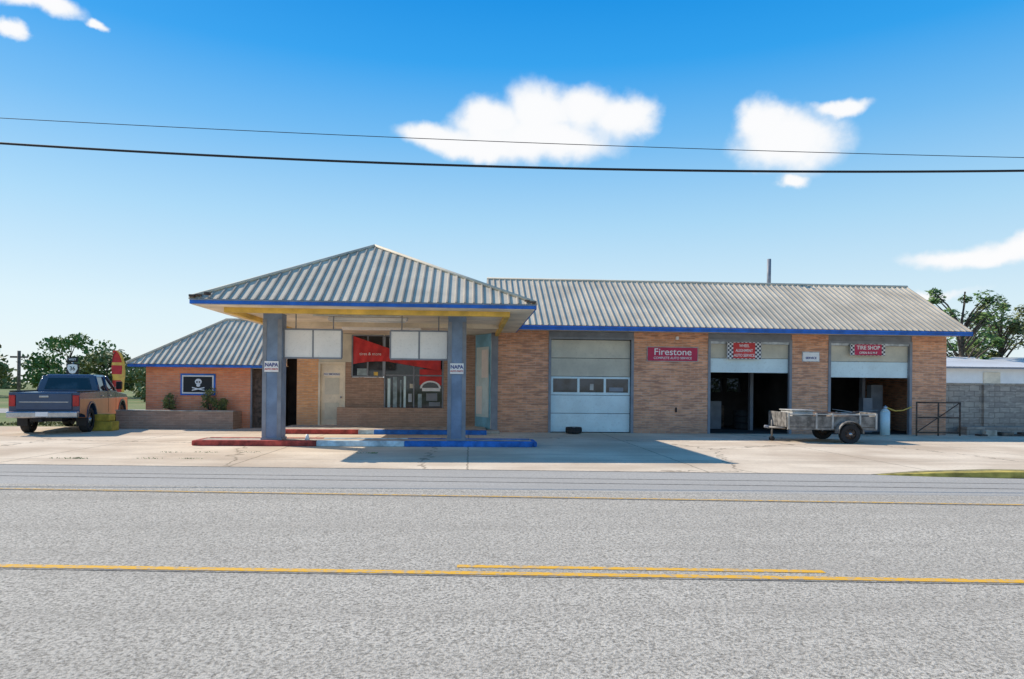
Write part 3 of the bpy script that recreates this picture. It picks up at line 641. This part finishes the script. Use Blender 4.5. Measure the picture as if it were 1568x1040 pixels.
# ---------------- sun & sky ----------------
Ldir=Vector((.88*.789,-.475*.789,-.614))
l=bpy.data.lights.new('sun','SUN'); l.energy=5.0; l.angle=R(.5); l.color=(1,.91,.79)
so=bpy.data.objects.new('sun',l); so.rotation_euler=Ldir.to_track_quat('-Z','Y').to_euler(); C.objects.link(so)
w=bpy.data.worlds.new('World'); S.world=w; w.use_nodes=True; nt=w.node_tree
bg=nt.nodes['Background']; bg.inputs[1].default_value=.145
sk=N(nt,'ShaderNodeTexSky',sky_type='NISHITA'); sk.sun_disc=False; sk.sun_elevation=R(37.9); sk.sun_rotation=R(298.4); sk.air_density=1; sk.dust_density=.6; sk.ozone_density=1.5
hs=N(nt,'ShaderNodeHueSaturation'); hs.inputs['Saturation'].default_value=1.25; nt.links.new(sk.outputs[0],hs.inputs['Color'])
d=N(nt,'ShaderNodeTexCoord').outputs['Generated']
nz=N(nt,'ShaderNodeTexNoise'); nz.inputs['Scale'].default_value=9; nz.inputs['Detail'].default_value=8; nz.inputs['Roughness'].default_value=.55; nt.links.new(d,nz.inputs['Vector'])
sp=N(nt,'ShaderNodeSeparateXYZ'); nt.links.new(d,sp.inputs[0])
def MA(op,a,b_=None,c=None,cl=False):
    n=N(nt,'ShaderNodeMath',operation=op); n.use_clamp=cl
    for i,q in enumerate((a,b_,c)):
        if q is None: continue
        if isinstance(q,(int,float)): n.inputs[i].default_value=q
        else: nt.links.new(q,n.inputs[i])
    return n.outputs[0]
azn=MA('DEGREES',MA('ARCTAN2',sp.outputs[0],sp.outputs[1])); eln=MA('DEGREES',MA('ARCSINE',sp.outputs[2]))
cr=N(nt,'ShaderNodeValToRGB'); nt.links.new(ramp(nt,eln,0,60),cr.inputs[0])
el=cr.color_ramp.elements
k=1/.145
stops=((0,(.82,.90,.94)),(.10,(.71,.87,.95)),(.22,(.42,.71,.94)),(.33,(.17,.51,.91)),(.42,(.03,.37,.88)),(.50,(.005,.29,.80)),(1,(.05,.18,.46)))
for i,(p_,c_) in enumerate(stops):
    e_=el[i] if i<2 else el.new(p_)
    if i<2: e_.position=p_
    e_.color=(*c_,1)
grad=N(nt,'ShaderNodeVectorMath',operation='SCALE'); nt.links.new(cr.outputs[0],grad.inputs[0]); grad.inputs['Scale'].default_value=k
skc=mix(nt,.92,hs.outputs[0],grad.outputs[0])
cb=N(nt,'ShaderNodeCombineXYZ'); nt.links.new(azn,cb.inputs[0]); nt.links.new(eln,cb.inputs[1])
sub=N(nt,'ShaderNodeVectorMath',operation='SUBTRACT'); nt.links.new(nz.outputs['Color'],sub.inputs[0]); sub.inputs[1].default_value=(.5,.5,.5)
ma=N(nt,'ShaderNodeVectorMath',operation='MULTIPLY_ADD'); nt.links.new(sub.outputs[0],ma.inputs[0]); ma.inputs[1].default_value=(7,4,0); nt.links.new(cb.outputs[0],ma.inputs[2])
blobs=[(-3.3,19.9,3.2,1.2),(1.1,20.8,3.1,1.8),(5.3,22.0,3.0,2.5),(9.3,22.0,3.1,1.8),(12.3,21.4,2.7,1.5),(6.5,19.8,6.0,1.6),(.8,19.5,5.2,1.1),
(25.2,18.4,4.0,2.0),(23.6,19.7,2.4,1.5),(28.8,20.4,2.4,.7),(25.5,15.8,1.6,.6),
(37.9,9.5,3.9,.75),(40.4,10.0,3,.9),(32.4,7.3,5.5,.35),
(-31.5,24.5,2.6,.75),(-33.4,24.6,2.2,.9),(-34.0,22.3,1.0,.6),(-28.2,23.8,.9,.4)]
acc=None
for (a,e_,ra,re) in blobs:
    s1=N(nt,'ShaderNodeVectorMath',operation='SUBTRACT'); nt.links.new(ma.outputs[0],s1.inputs[0]); s1.inputs[1].default_value=(a,e_,0)
    s2=N(nt,'ShaderNodeVectorMath',operation='MULTIPLY'); nt.links.new(s1.outputs[0],s2.inputs[0]); s2.inputs[1].default_value=(1/ra/1.15,1/re/1.15,0)
    s3=N(nt,'ShaderNodeVectorMath',operation='LENGTH'); nt.links.new(s2.outputs[0],s3.inputs[0])
    q=MA('SUBTRACT',1,s3.outputs['Value'])
    acc=q if acc is None else MA('SMOOTH_MAX',acc,q,.25)
nz2=N(nt,'ShaderNodeTexNoise'); nz2.inputs['Scale'].default_value=22; nz2.inputs['Detail'].default_value=7; nt.links.new(d,nz2.inputs['Vector'])
dens=MA('ADD',acc,MA('MULTIPLY',MA('SUBTRACT',nz2.outputs['Fac'],.5),.5))
mr=N(nt,'ShaderNodeMapRange',interpolation_type='SMOOTHSTEP'); nt.links.new(dens,mr.inputs[0]); mr.inputs[1].default_value=-.12; mr.inputs[2].default_value=.50
mask=MA('MULTIPLY',mr.outputs[0],.98)
ccol=mix(nt,ramp(nt,dens,.1,.6),(6.2,6.45,6.7),(6.8,6.8,6.85))
fin=mix(nt,mask,skc,ccol)
nt.links.new(fin,bg.inputs[0])
# ---------------- camera ----------------
cd=bpy.data.cameras.new('camera'); cam=bpy.data.objects.new('camera',cd); C.objects.link(cam)
cd.sensor_width=36; cd.lens=24; cd.shift_y=.0459; cd.clip_end=5000
cam.matrix_world=Matrix.Translation((0,0,1.6))@Matrix.Rotation(R(-3.5),4,'Z')@Matrix.Rotation(R(90),4,'X')@Matrix.Rotation(R(.57),4,'Z')
S.camera=cam
